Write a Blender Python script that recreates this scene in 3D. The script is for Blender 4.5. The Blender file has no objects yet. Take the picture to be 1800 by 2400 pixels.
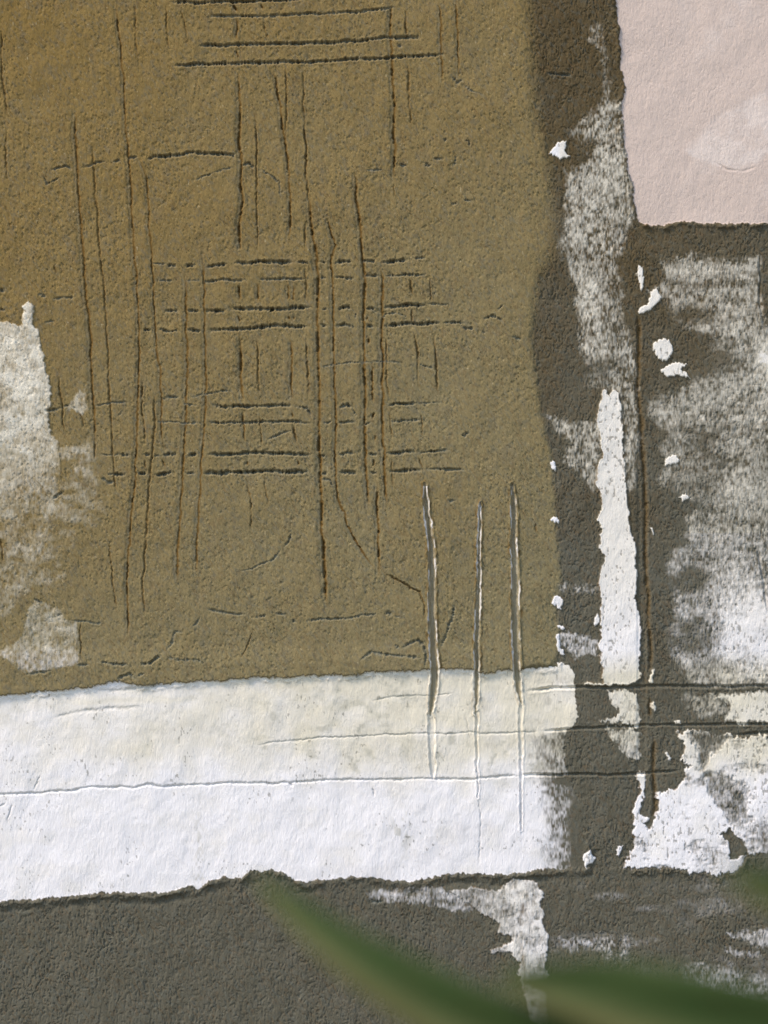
import bpy, math, random
import numpy as np
from mathutils import Vector

C = bpy.context.scene
# ------------------------------------------------------------------ camera, sky, sun, exposure
S = 0.0003            # metres per unit of the wall's drawing grid (1800 x 2400 units)
D = 1.6               # camera to wall
ZC = 1.0              # height of the picture's centre above the ground
cam_d = bpy.data.cameras.new('camera'); cam = bpy.data.objects.new('camera', cam_d)
C.collection.objects.link(cam); C.camera = cam
cam.location = (0, -D, ZC); cam.rotation_euler = (math.radians(90), 0, 0)
cam_d.sensor_fit = 'VERTICAL'; cam_d.sensor_height = 36; cam_d.lens = 80
cam_d.clip_start = 0.05; cam_d.clip_end = 2000
cam_d.dof.use_dof = True; cam_d.dof.focus_distance = D; cam_d.dof.aperture_fstop = 2.35

SUN_EL, SUN_AZ = 50, -58      # height, and turn to the left of straight behind the camera
w = bpy.data.worlds.new("World"); C.world = w; w.use_nodes = True
nt = w.node_tree; bg = nt.nodes['Background']
sky = nt.nodes.new('ShaderNodeTexSky'); sky.sky_type = 'NISHITA'; sky.sun_disc = False
sky.sun_elevation = math.radians(SUN_EL)
sky.sun_rotation = math.radians(180 - SUN_AZ)
nt.links.new(sky.outputs[0], bg.inputs[0]); bg.inputs[1].default_value = 0.10
sun_d = bpy.data.lights.new('sun', 'SUN'); sun_d.energy = 1.5; sun_d.angle = math.radians(14)
sun_d.color = (1.0, 0.86, 0.70)
sun = bpy.data.objects.new('sun', sun_d); C.collection.objects.link(sun)
e, a = math.radians(SUN_EL), math.radians(SUN_AZ)
to_sun = Vector((math.sin(a)*math.cos(e), -math.cos(a)*math.cos(e), math.sin(e)))
sun.rotation_euler = to_sun.to_track_quat('Z', 'Y').to_euler()
sun.location = to_sun*5
C.view_settings.view_transform = 'Standard'; C.view_settings.look = 'None'
C.view_settings.gamma = 1; C.view_settings.exposure = 1.28

# ------------------------------------------------------------------ the drawing grid
STEP = 1.6
def axis(n, lo, hi):
    core = np.arange(-60, n+60+.01, STEP)
    def tail(start, end):
        out = []; p = start; s = STEP
        while p < end:
            s = min(s*1.09, 110); p += s; out.append(p)
        return np.array(out)
    return np.concatenate([-tail(60, -lo)[::-1], core, core[-1]+tail(0, hi-core[-1])])
xs = axis(1800, -6500, 8300)
ys = axis(2400, -4200, 4530)
X, Y = np.meshgrid(xs, ys)
NY, NX = X.shape

TAB = {}
def vn(u, v, seed):
    """smooth lattice noise in -1..1"""
    if seed not in TAB: TAB[seed] = np.random.RandomState(seed).uniform(-1, 1, (512, 512)).astype(np.float32)
    T = TAB[seed]
    iu = np.floor(u).astype(np.int64); iv = np.floor(v).astype(np.int64)
    fu = (u-iu).astype(np.float32); fv = (v-iv).astype(np.float32)
    fu = fu*fu*fu*(fu*(fu*6-15)+10); fv = fv*fv*fv*(fv*(fv*6-15)+10)
    a0 = T[iv & 511, iu & 511]; a1 = T[iv & 511, (iu+1) & 511]
    b0 = T[(iv+1) & 511, iu & 511]; b1 = T[(iv+1) & 511, (iu+1) & 511]
    return (a0*(1-fu)+a1*fu)*(1-fv)+(b0*(1-fu)+b1*fu)*fv
def fbm(u, v, seed, octv=3, gain=.5):
    s = 0; g = 1; t = 0
    for k in range(octv):
        s = s+g*vn(u*2**k+17.3*k, v*2**k+9.1*k, seed+k); t += g; g *= gain
    return s/t
def ss(x, lo, hi):
    t = np.clip((x-lo)/(hi-lo), 0, 1); return t*t*(3-2*t)

K = 600/1659.0
def P(c, r, pts):
    """points read off the enlarged tile in column c, row r"""
    return [(c*600+x*K, r*600+y*K) for x, y in pts]

# warped coordinates give every painted outline its ragged edge
W1X = X+4.5*fbm(X/17, Y/17, 11)+2.2*vn(X/5, Y/6, 14)
W1Y = Y+4.5*fbm(X/15, Y/19, 21)+2.4*vn(X/4, Y/7, 24)
W2X = X+11*fbm(X/32, Y/32, 31, 4, .6)+3*vn(X/5, Y/7, 36)
W2Y = Y+13*fbm(X/30, Y/36, 41, 4, .6)+5*vn(X/4, Y/9, 46)

def window(x0, x1, y0, y1, m):
    i0 = max(np.searchsorted(xs, x0-m)-1, 0); i1 = min(np.searchsorted(xs, x1+m)+1, NX)
    j0 = max(np.searchsorted(ys, y0-m)-1, 0); j1 = min(np.searchsorted(ys, y1+m)+1, NY)
    return slice(j0, j1), slice(i0, i1)
def sdf(poly, warp=1, margin=90):
    """signed distance, positive inside"""
    out = np.full(X.shape, -1e3, np.float32)
    p = np.array(poly, float)
    wd = window(p[:, 0].min(), p[:, 0].max(), p[:, 1].min(), p[:, 1].max(), margin)
    x, y = ((X, Y), (W1X, W1Y), (W2X, W2Y))[warp]
    x = x[wd]; y = y[wd]
    d = np.full(x.shape, 1e9); inside = np.zeros(x.shape, bool)
    q = np.roll(p, -1, 0)
    for (ax, ay), (bx, by) in zip(p, q):
        dx, dy = bx-ax, by-ay; L = dx*dx+dy*dy+1e-9
        t = np.clip(((x-ax)*dx+(y-ay)*dy)/L, 0, 1)
        d = np.minimum(d, (x-ax-t*dx)**2+(y-ay-t*dy)**2)
        if by != ay:
            cr = ((ay > y) != (by > y)) & (x < (bx-ax)*(y-ay)/(by-ay)+ax)
            inside ^= cr
    d = np.sqrt(d)
    out[wd] = np.where(inside, d, -d)
    return out

groove = np.zeros(X.shape, np.float32)      # depth cut away
burr = np.zeros(X.shape, np.float32)        # plaster pushed up beside a cut
rust = np.zeros(X.shape, np.float32)
groove_shade = np.zeros(X.shape, np.float32)  # blue-grey shade inside the cuts, painted into the colour
def stroke(pts, hw, depth, seed=0, wob=1.3, dash=0.0, ends=22, taper=True, br=.16, prof=2.0, teeth=0, ru=0):
    p = np.array(pts, float)
    wd = window(p[:, 0].min(), p[:, 0].max(), p[:, 1].min(), p[:, 1].max(), hw*4+8)
    x = X[wd]+wob*vn(X[wd]/6, Y[wd]/6, 71+seed % 5)+wob*1.5*vn(X[wd]/31, Y[wd]/31, 61+seed % 7)
    y = Y[wd]+wob*vn(X[wd]/5, Y[wd]/6, 81+seed % 5)+wob*1.5*vn(X[wd]/29, Y[wd]/33, 91+seed % 7)
    best = np.full(x.shape, 1e9); arc = np.zeros(x.shape); tot = 0
    for k in range(len(p)-1):
        ax, ay = p[k]; dx, dy = p[k+1]-p[k]; L = math.hypot(dx, dy)+1e-9
        t = np.clip(((x-ax)*dx+(y-ay)*dy)/(L*L), 0, 1)
        d = np.hypot(x-ax-t*dx, y-ay-t*dy)
        m = d < best; best = np.where(m, d, best); arc = np.where(m, tot+t*L, arc); tot += L
    mod = 1.0+.35*vn(arc/14, arc*0+seed*3.7, 101)
    if teeth: mod = mod*(1+teeth*vn(arc/3.2, arc*0+seed*1.7, 106)); y = y+0; best = np.abs(best+teeth*1.6*vn(arc/2.6, best*0+seed*2.3, 107))
    if dash: mod = mod*(1-dash+dash*ss(vn(arc/19, arc*0+seed*5.1, 103)+.5*vn(arc/7, arc*0+seed*2.1, 104), -.35, .35))
    if taper:
        en = min(ends, tot*.3+1e-6)
        mod = mod*ss(arc, -2, en)*ss(tot-arc, -2, en)
    hwm = hw*(.8+.2*np.clip(mod, 0, 1.4))
    g = depth*np.clip(mod, 0, 2)*np.exp(-(best/hwm)**prof)
    groove[wd] = np.maximum(groove[wd], g)
    if ru < 0: groove_shade[wd] = np.maximum(groove_shade[wd], -ru*np.clip(mod*1.2, 0, 1)*np.exp(-(best/(hw*1.2))**2))
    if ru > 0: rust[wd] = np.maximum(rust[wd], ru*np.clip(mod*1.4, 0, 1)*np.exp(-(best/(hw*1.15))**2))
    burr[wd] = np.maximum(burr[wd], br*depth*np.clip(mod, 0, 1.5)*np.exp(-((best-1.9*hw)/(hw*.8))**2))

# ------------------------------------------------------------------ traced outlines
olive_poly = [(-7000, -5000)] + P(2,0,[(110,0)])[:1]
olive_poly = [(-7000, -5000), (1215, -5000)] + P(2,0,[(105,0),(130,400),(165,800),(225,1000),(250,1200),(258,1400),(240,1659)]) \
  + P(2,1,[(195,60),(172,150),(145,400),(130,550),(160,750),(180,950),(200,1100),(245,1250),(262,1400),(285,1659)]) \
  + P(2,2,[(275,150),(300,250),(310,400),(295,600),(300,800),(305,900),(290,1010),(130,1010),(60,1030)]) \
  + P(1,2,[(1640,1020),(1480,1045),(1400,1015),(1200,1018),(1090,1020),(900,1030),(700,1040),(600,1058),(420,1055),(200,1072),(0,1070)]) \
  + P(0,2,[(1500,1085),(1300,1095),(1100,1112),(950,1122),(850,1112),(800,1100),(740,1092),(700,1104),(590,1130),(400,1150),(200,1170),(0,1195)]) \
  + [(-300, 1665), (-7000, 1900)]
white_poly = [(-7000, 1900-40), (-300, 1640)] + P(0,2,[(0,1150),(590,1090),(1100,1070),(1659,1040)]) + P(1,2,[(700,1000),(1400,980)]) \
  + P(2,2,[(0,1000),(75,1000),(110,962),(250,958),(380,1000),(410,1050),(405,1150),(408,1190),(425,1330),(385,1395),(350,1430),(335,1550),(350,1659)]) \
  + P(2,3,[(380,80),(430,200),(460,400),(470,540),(460,643),(300,655),(170,660),(0,690)]) \
  + P(1,3,[(1540,692),(1450,680),(1300,685),(1180,705),(1110,715),(1000,737),(850,725),(760,705),(580,710),(480,725),(330,735),(250,730),(180,680),(90,655),(0,670)]) \
  + P(0,3,[(1620,662),(1560,722),(1440,712),(1350,730),(1280,788),(1230,760),(1160,785),(1000,810),(800,805),(560,815),(400,840),(200,850),(0,865)]) \
  + [(-300, 2128), (-7000, 2420)]
pink_poly = [(1435, -5000)] + P(2,0,[(670,0),(690,150),(705,300),(712,480),(738,550),(734,600),(714,660),(720,850),(745,1000),(750,1120),(790,1170),(785,1250),(800,1330),(820,1440),(900,1458),(1010,1452),(1100,1425),(1180,1438),(1300,1447),(1500,1442),(1659,1448)]) + [(9000, 500), (9000, -5000)]
drip_poly = P(2,1,[(600,850),(625,905),(645,860),(690,885),(700,1000),(712,1100),(725,1300),(735,1480),(755,1659)]) \
  + P(2,2,[(770,100),(795,230),(802,330),(808,430),(795,560),(825,650),(832,800),(822,930),(832,1070),(790,1105),(740,1122),(460,1124),(465,1108),(590,1108),(580,1000),(558,850),(580,780),(572,640),(582,520),(560,470),(580,380),(608,290),(568,230),(580,110),(550,60),(575,0)]) \
  + P(2,1,[(580,1659),(580,1560),(540,1480),(545,1400),(585,1300),(570,1150),(538,1060),(560,990),(580,900)])
drip2 = P(2,2,[(605,1172),(812,1178),(822,1250),(845,1330),(800,1385),(575,1378),(690,1318),(680,1250),(640,1200)])
drip3 = P(2,2,[(605,1412),(838,1415),(832,1580),(770,1605),(700,1540),(645,1465)])
lower_drip = P(1,3,[(1659,722),(1560,800),(1400,770),(1250,800),(1350,860),(1450,940),(1580,1005),(1560,1070),(1659,1085)]) + P(2,3,[(10,1130),(-130,1180),(-125,1206),(-20,1190),(30,1235),(50,1262),(42,1340),(80,1480),(120,1659)]) + [(1245, 2700), (1330, 2700)] + P(2,3,[(235,1659),(215,1450),(240,1340),(218,1300),(226,1180),(236,1080),(200,1010),(206,940),(178,870),(206,830),(180,775),(165,735),(80,722)])
lower_white = P(2,2,[(1060,1410),(1120,1500),(1100,1600),(1150,1659)]) + P(2,3,[(1125,20),(1112,85),(1060,150),(990,150),(935,185),(945,265),(915,350),(880,395),(850,360),(880,330),(835,285),(840,230),(860,130),(862,40),(812,30),(800,62),(822,150),(795,215),(778,300),(792,460),(772,565),(720,600),(712,650),(830,662),(900,648),(1100,652),(1220,690),(1440,680),(1490,640),(1530,580),(1659,540)]) + [(2300, 1990), (2300, 1735), (1800, 1735)] + P(2,2,[(1659,1450),(1400,1450),(1200,1420)])
hole_a = P(2,3,[(1350,430),(1410,392),(1440,440),(1500,468),(1532,560),(1475,572),(1462,598),(1410,592),(1405,480),(1370,448)])
hole_b = P(2,3,[(1230,40),(1400,60),(1500,140),(1525,250),(1440,345),(1400,295),(1280,160)])
hole_c = P(2,2,[(1160,1440),(1330,1435),(1370,1480),(1310,1530),(1260,1600),(1230,1659),(1200,1640),(1210,1560)])
upper_worn = P(2,0,[(622,560),(640,640),(718,660),(740,900),(748,1100),(785,1200),(770,1250),(800,1420),(700,1659)]) + P(2,1,[(680,100),(740,260),(700,330),(770,480),(800,620),(820,800),(810,1000),(838,1200),(800,1500),(740,1520),(700,900),(600,850),(470,830),(450,600),(430,390),(420,200),(345,40)]) + P(2,0,[(310,1640),(345,1430),(370,1250),(335,1100),(470,1070),(560,900),(460,930),(360,850),(540,700)])
drip_smear = P(2,1,[(240,1060),(370,1080),(545,1090),(575,1300),(560,1500),(530,1520),(430,1400),(330,1320),(390,1220),(300,1150)])
smear_b = P(2,2,[(310,800),(370,770),(560,820),(560,925),(430,925),(330,880)])
smear_c = P(2,2,[(310,480),(560,470),(570,520),(330,520)])
right_worn = P(2,1,[(985,25),(1100,10),(1600,20),(1612,300),(1645,450),(1655,560)]) + [(1808, 820), (2300, 800), (2300, 1603)] + P(2,2,[(1659,1118),(1180,1118),(1120,1040),(1035,950),(1000,800),(1045,700),(1040,560),(990,400),(1050,250),(1140,200),(1130,20)]) + P(2,1,[(1300,1640),(1100,1580),(940,1480),(1010,1330),(960,1250),(1000,1130),(890,1040),(880,980),(960,870),(1150,840),(1190,760),(1150,600),(1180,480),(1050,470),(1000,330),(890,240),(970,180)])
right_solid = P(2,2,[(1420,600),(1500,570),(1580,640),(1610,820),(1659,850)]) + [(2300, 1500), (2300, 1600)] + P(2,2,[(1560,1080),(1490,980),(1360,960),(1400,800),(1330,700)])
right_solid2 = P(2,1,[(1600,520),(1659,480)]) + [(2300, 780), (2300, 860)] + P(2,1,[(1659,800),(1610,830),(1570,640)])
mid_worn = P(2,2,[(1090,1195),(1350,1190),(1390,1300),(1280,1330),(1180,1350),(1150,1290)])
mid_solid = P(2,2,[(1290,1175),(1659,1172)]) + [(2300, 1623), (2300, 1695)] + P(2,2,[(1659,1368),(1378,1368),(1405,1255),(1380,1210)])
left_worn = [(-800, 745)] + P(0,1,[(0,425),(60,430),(150,455),(150,320),(185,288),(215,320),(212,440),(240,470),(270,580),(310,780),(342,965),(305,1000),(322,1100),(345,1160),(380,1210),(400,1400),(400,1659)]) + P(0,2,[(390,300),(300,500),(150,600),(60,700),(0,760)]) + [(-800, 1500)]
left_chip = P(0,1,[(150,320),(185,288),(215,320),(205,400),(180,440),(160,400)])
left_haze = P(0,1,[(330,1180),(600,1180),(640,1400),(690,1659)]) + P(0,2,[(695,0),(695,70),(520,120),(480,300),(420,500),(200,560),(100,560),(0,500),(0,0)])
left_fan = P(0,1,[(430,990),(500,870),(560,860),(572,1000),(600,990),(540,1030)])
left_low = P(0,2,[(220,560),(380,610),(430,690),(508,712),(515,800),(512,985),(350,1025),(160,1052),(60,960),(0,930),(0,900),(130,820),(170,650)])
pale_a = P(2,3,[(1390,1090),(1659,1050)]) + [(2300, 2170), (2300, 2230)] + P(2,3,[(1659,1150),(1480,1130)])
pale_b = P(2,3,[(1360,1180),(1600,1180),(1610,1220),(1380,1215)])
pale_c = P(2,3,[(1100,1290),(1400,1270),(1659,1330)]) + [(2300, 2300), (2300, 2700), (1700, 2700)] + P(2,3,[(1500,1659),(1380,1500),(1120,1400)])
pale_d = P(2,3,[(230,1090),(600,1080),(930,1110),(800,1170),(730,1270),(600,1230),(250,1180)])
pale_e = P(1,3,[(700,790),(900,760),(1300,790),(1500,900),(1400,930),(1150,890),(880,865),(770,850)])
chips = [(P(2,0,[(350,908),(345,975),(372,1012),(310,1038),(275,1005),(240,1000),(285,930)]), 'white'),
 (P(2,0,[(165,872),(212,860),(220,950),(236,1020),(185,1010),(170,960)]), 'tan'),
 (P(2,1,[(818,62),(850,68),(856,200),(842,225),(820,170),(800,110)]), 'white'),
 (P(2,1,[(820,338),(880,318),(905,235),(945,215),(975,280),(885,352),(830,372)]), 'white'),
 (P(2,1,[(912,580),(950,540),(1010,536),(1045,605),(1030,665),(970,682),(935,655)]), 'white'),
 (P(2,1,[(965,738),(1050,690),(1135,700),(1090,735),(1160,800),(1080,770),(1000,782)]), 'white'),
 (P(2,1,[(1000,1310),(1060,1290),(1090,1325),(1050,1350),(990,1360)]), 'white'),
 (P(2,1,[(1085,1560),(1120,1535),(1155,1570),(1120,1595)]), 'white'),
 (P(2,2,[(270,550),(295,540),(337,572),(320,635),(298,630),(262,588)]), 'white'),
 (P(2,2,[(282,795),(300,790),(308,860),(342,922),(322,930),(290,885)]), 'white'),
 (P(2,2,[(288,735),(325,735),(335,755),(295,758)]), 'white'),
 (P(2,2,[(900,108),(912,104),(922,140),(912,150)]), 'white'),
 (P(2,2,[(890,1235),(915,1228),(932,1262),(918,1298),(895,1270)]), 'white'),
 (P(2,2,[(1042,1355),(1070,1340),(1100,1358),(1085,1380),(1060,1372)]), 'white'),
 (P(2,2,[(998,1565),(1012,1560),(1035,1600),(1020,1615)]), 'white'),
 (P(2,2,[(890,1092),(912,1030),(925,1025),(915,1100),(895,1110)]), 'white'),
 (P(2,3,[(470,560),(500,528),(542,580),(530,600),(495,625),(478,655),(470,640)]), 'white'),
 (P(2,3,[(665,570),(690,510),(716,505),(712,545),(690,585)]), 'white'),
 (P(2,0,[(520,295),(540,285),(578,312),(570,325)]), 'tan'),
 (P(2,0,[(425,355),(440,345),(436,375)]), 'tan'), (P(2,0,[(568,335),(588,350),(580,368)]), 'tan'), (P(2,0,[(600,375),(618,400),(612,430),(602,410)]), 'tan'), (P(2,0,[(398,395),(410,385),(404,420)]), 'tan'), (P(2,0,[(335,540),(365,535),(400,548),(370,560)]), 'tan'),
 (P(2,2,[(535,680),(560,660),(568,720),(545,740)]), 'white'),
 (P(2,1,[(250,1330),(275,1330),(285,1400),(258,1385)]), 'white'),
 (P(2,2,[(245,50),(270,25),(310,55),(300,80),(265,75)]), 'white'),
]

# ------------------------------------------------------------------ scratches
V = [ # (points, half width, depth, dashes)
 (P(0,0,[(745,0),(752,100),(757,170),(780,310),(782,400),(795,520),(802,700),(808,830),(830,1100),(848,1400),(860,1659)])+P(0,1,[(870,60),(880,250),(890,400),(893,620),(890,800),(888,925),(880,1100),(872,1300),(866,1450),(850,1600)])+P(0,2,[(845,0),(838,110),(825,250),(820,500),(825,820)]),3.4,7,.35),
 (P(0,0,[(478,690),(478,900),(495,1100),(500,1250),(515,1450),(530,1659)])+P(0,1,[(545,200),(560,350),(575,500),(580,650),(590,800),(592,900),(595,1000),(605,1120),(615,1250)]),4.2,6,.1),
 (P(0,0,[(600,930),(605,1100),(630,1350),(650,1659)])+P(0,1,[(670,200),(680,330),(692,500),(702,700),(712,850),(720,1050),(730,1250),(740,1400),(755,1550)]),2.8,4,.3),
 (P(0,2,[(695,150),(735,430),(755,650)]),2.2,3,.3),
 (P(0,0,[(895,1030),(940,1120),(950,1300),(965,1480),(980,1659)])+P(0,1,[(985,150),(998,350),(1010,600),(1030,750),(1043,930),(1040,1050),(1050,1250)]),3,5,.2),
 (P(0,1,[(1000,880),(1000,1100),(990,1250),(975,1420),(960,1659)])+P(0,2,[(945,150),(940,350),(925,430),(935,680)]),2.8,4.5,.3),
 (P(0,1,[(918,780),(925,1000),(930,1100),(940,1240)]),2.6,6,.6),
 (P(0,1,[(1190,100),(1195,300),(1200,500),(1202,700),(1200,900),(1190,1150),(1180,1350),(1170,1500),(1160,1659)])+P(0,2,[(1155,50),(1140,250),(1140,470)]),3.8,5,.15),
 (P(0,1,[(1300,0),(1315,200),(1320,500),(1325,800),(1315,1100),(1300,1300),(1290,1450),(1275,1659)])+P(0,2,[(1265,250),(1260,420)]),3.4,4.5,.15),
 (P(0,0,[(1500,35),(1525,70)]),3.5,8,0),(P(0,0,[(1522,120),(1532,180),(1525,265)]),3.4,8,.2),(P(0,0,[(1532,335),(1538,375)]),3,7,.2),
 (P(0,0,[(1538,440),(1545,600),(1548,750),(1540,900),(1555,1050),(1550,1200),(1560,1320),(1545,1450),(1548,1659)]),4.2,10,.3),
 (P(0,1,[(1545,190),(1545,290)]),3.6,9,0),(P(0,1,[(1538,390),(1548,425)]),3,7,0),(P(0,1,[(1548,505),(1555,700),(1550,800),(1560,900),(1560,960)]),4,9,.3),(P(0,1,[(1563,1000),(1570,1100),(1582,1200)]),3.6,8,.4),(P(0,1,[(1592,1330),(1594,1350)]),3,6,0),
 (P(0,1,[(1598,1470),(1620,1540),(1622,1659)])+P(0,2,[(1632,130)]),2.4,4,.4),(P(0,2,[(1645,750),(1610,850),(1560,950)]),2,3,.3),
 (P(1,0,[(0,730),(5,1100),(8,1659)]),2.4,4.5,.3),(P(1,1,[(0,170),(5,290)]),3.2,8,.2),(P(1,1,[(5,520),(15,650),(10,800),(25,930)]),2.8,6,.3),(P(1,1,[(25,1010),(40,1240)]),2.2,4,.4),(P(1,1,[(50,1440),(85,1620)]),2.2,4,.4),
 (P(1,0,[(25,35),(42,60)]),3,8,0),(P(1,0,[(50,140),(82,255)]),2.8,6,.3),(P(1,0,[(95,455),(120,520),(140,640),(160,830),(180,940),(188,1000),(200,1130),(210,1250),(215,1450),(205,1610)]),3.4,8,.35),
 (P(1,1,[(200,180),(200,290)]),3,5,.2),(P(1,1,[(245,190),(238,290)]),3,6,.3),(P(1,1,[(200,395),(202,410)]),3,6,0),(P(1,1,[(235,395),(235,410)]),3,6,0),
 (P(1,1,[(205,520),(222,620),(220,720),(225,850),(235,930)]),3.6,7,.4),(P(1,1,[(230,1025),(232,1045)]),3,7,0),(P(1,1,[(240,1100),(265,1210)]),2.8,6,.2),(P(1,1,[(262,1330),(266,1352)]),3,7,0),
 (P(1,0,[(190,430),(200,620),(195,850),(200,950)]),2.6,4,.4),
 (P(1,0,[(310,440),(310,700),(320,850),(325,1000),(325,1130),(345,1380),(325,1480),(320,1659)]),2.8,5,.4),(P(1,1,[(318,80),(320,290)]),2.6,5,.3),(P(1,1,[(325,500),(335,700),(347,930)]),2.8,5,.4),
 (P(1,0,[(335,1250),(350,1480),(368,1600)])+P(1,1,[(378,0),(388,150),(392,350),(385,520),(392,700),(400,900),(402,1050),(395,1200),(402,1350),(410,1500),(415,1659)])+P(1,2,[(415,150),(430,260),(435,450),(455,650)]),4.6,9,.3),
 (P(1,0,[(440,1380),(470,1500),(505,1590),(490,1659)])+P(1,1,[(482,0),(487,240),(492,500),(496,650),(502,900),(507,1100),(502,1250),(510,1480),(522,1580),(550,1650)])+P(1,2,[(570,0),(580,90),(645,190),(700,280),(768,385)]),3.6,7,.25),
 (P(1,2,[(820,380),(900,430),(1000,490),(1065,515),(1085,580),(1090,700)]),2.6,5,.2),
 (P(1,0,[(635,1100),(640,1250),(660,1450),(680,1659)])+P(1,1,[(690,90),(698,200),(690,300),(690,450),(690,700),(695,900),(695,1100),(695,1250),(705,1400),(715,1550),(720,1659)]),4.2,8,.25),
 (P(1,1,[(725,535),(727,565)]),3.6,9,0),(P(1,1,[(742,670),(745,860),(757,960)]),3.2,9,.4),(P(1,1,[(765,1025),(750,1050)]),3,8,0),(P(1,1,[(768,1165),(770,1195)]),3,7,0),(P(1,1,[(760,1320),(762,1350)]),2.6,6,0),(P(1,1,[(775,1460),(780,1659)])+P(1,2,[(785,100),(788,330),(785,440)]),3.6,8,.4),(P(1,1,[(715,400),(712,415)]),3,7,0),
 (P(1,1,[(800,60),(808,200),(805,400),(808,600),(810,800),(810,1000),(805,1200),(820,1260),(820,1400),(825,1550),(835,1659)]),4.2,6.5,.15),
 (P(1,1,[(832,500),(850,650),(850,800),(865,930)]),2.6,5,.4),(P(1,1,[(868,1010),(880,1200)]),2.2,4,.4),(P(1,1,[(880,1310),(885,1500)]),2,3,.4),
 (P(1,1,[(1000,130),(1018,265)]),2.4,5,.2),(P(1,1,[(1010,350),(1015,430)]),2.2,4,.2),(P(1,1,[(1022,485),(1045,580),(1050,700),(1050,800),(1065,880)]),2.8,5.5,.4),(P(1,1,[(1070,1010),(1085,1200)]),2.2,3.5,.4),(P(1,1,[(1050,1300),(1080,1380)]),2.2,3.5,.3),
 (P(1,1,[(1130,130),(1138,300)]),2,3,.3),(P(1,1,[(1155,490),(1165,650),(1170,780),(1182,930)]),2.4,4.5,.3),
 (P(1,0,[(850,0),(868,40),(865,150),(860,250),(870,330),(870,420),(875,500),(880,600),(885,680),(886,780),(880,880),(885,930),(891,1020),(885,1130),(888,1200)]),4,9,.4),
 (P(1,0,[(888,1200),(890,1280)]),2,3,.3),
 (P(1,0,[(970,70),(980,245)]),2.6,4.5,.4),(P(1,0,[(985,405),(990,500),(992,620),(1000,720),(1005,860)]),2.8,4.5,.4),
 (P(1,0,[(1175,-20),(1185,100),(1195,300),(1196,450),(1205,560)]),3.2,5,.3),
 (P(1,0,[(1285,-20),(1295,180),(1300,240),(1305,380),(1305,490),(1320,530)]),3.2,6,.3),
 (P(0,0,[(868,0),(875,180),(890,350),(880,430)]),3,4,.4),(P(0,0,[(1075,0),(1080,150),(1100,350)]),2.8,4,.4),(P(0,0,[(1175,50),(1195,150),(1218,340)]),2.4,4,.4),
 (P(0,0,[(8,180),(10,450),(42,680),(50,760)]),2.6,4,.4),(P(0,0,[(40,830),(42,1150),(62,1200)]),2.4,3.5,.4),(P(0,0,[(25,1300),(65,1430),(88,1530)]),2.6,4,.5),
 (P(0,1,[(378,750),(390,900),(408,980),(405,1040),(430,1160)]),2.6,4.5,.3),(P(0,1,[(500,1000),(530,1050),(545,1120)]),2.4,4,.3),(P(0,1,[(360,60),(365,120)]),2,3,0),
 (P(0,1,[(610,1150),(612,1330)]),2.6,5,.5),(P(0,2,[(522,680),(530,975)]),2,3,.4),(P(0,1,[(1050,1320),(1068,1370)]),2.4,4,.3),
 (P(0,1,[(945,1330),(950,1380)]),2.4,4,.3),(P(0,2,[(10,150),(20,330)]),2.6,4,.4),
 (P(2,2,[(150,80),(158,130)]),2,3,0),
]
for n, (p, hw, dp, da) in enumerate(V):
    wide = dp > 4 and hw >= 3.0 and da < .45
    if wide:                                   # a broad shallow drag of the tool with one sharp torn side
        stroke(p, hw*1.5, dp*.19, n, 1.2, 0, 70, prof=4, br=.2)
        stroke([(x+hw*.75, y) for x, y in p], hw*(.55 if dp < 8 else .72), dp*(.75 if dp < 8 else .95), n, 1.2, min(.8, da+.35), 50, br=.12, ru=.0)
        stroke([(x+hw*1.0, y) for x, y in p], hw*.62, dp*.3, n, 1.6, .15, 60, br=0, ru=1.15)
        stroke([(x-hw*.6, y) for x, y in p], hw*.6, dp*.2, n, 1.2, .1, br=0, ru=-.25)  # left wall tinted blue-grey as if turned from the sun
    else: stroke(p, hw*.75, dp*.9, n, 1.6, min(.7, da+.15), 40, ru=.75)
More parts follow.
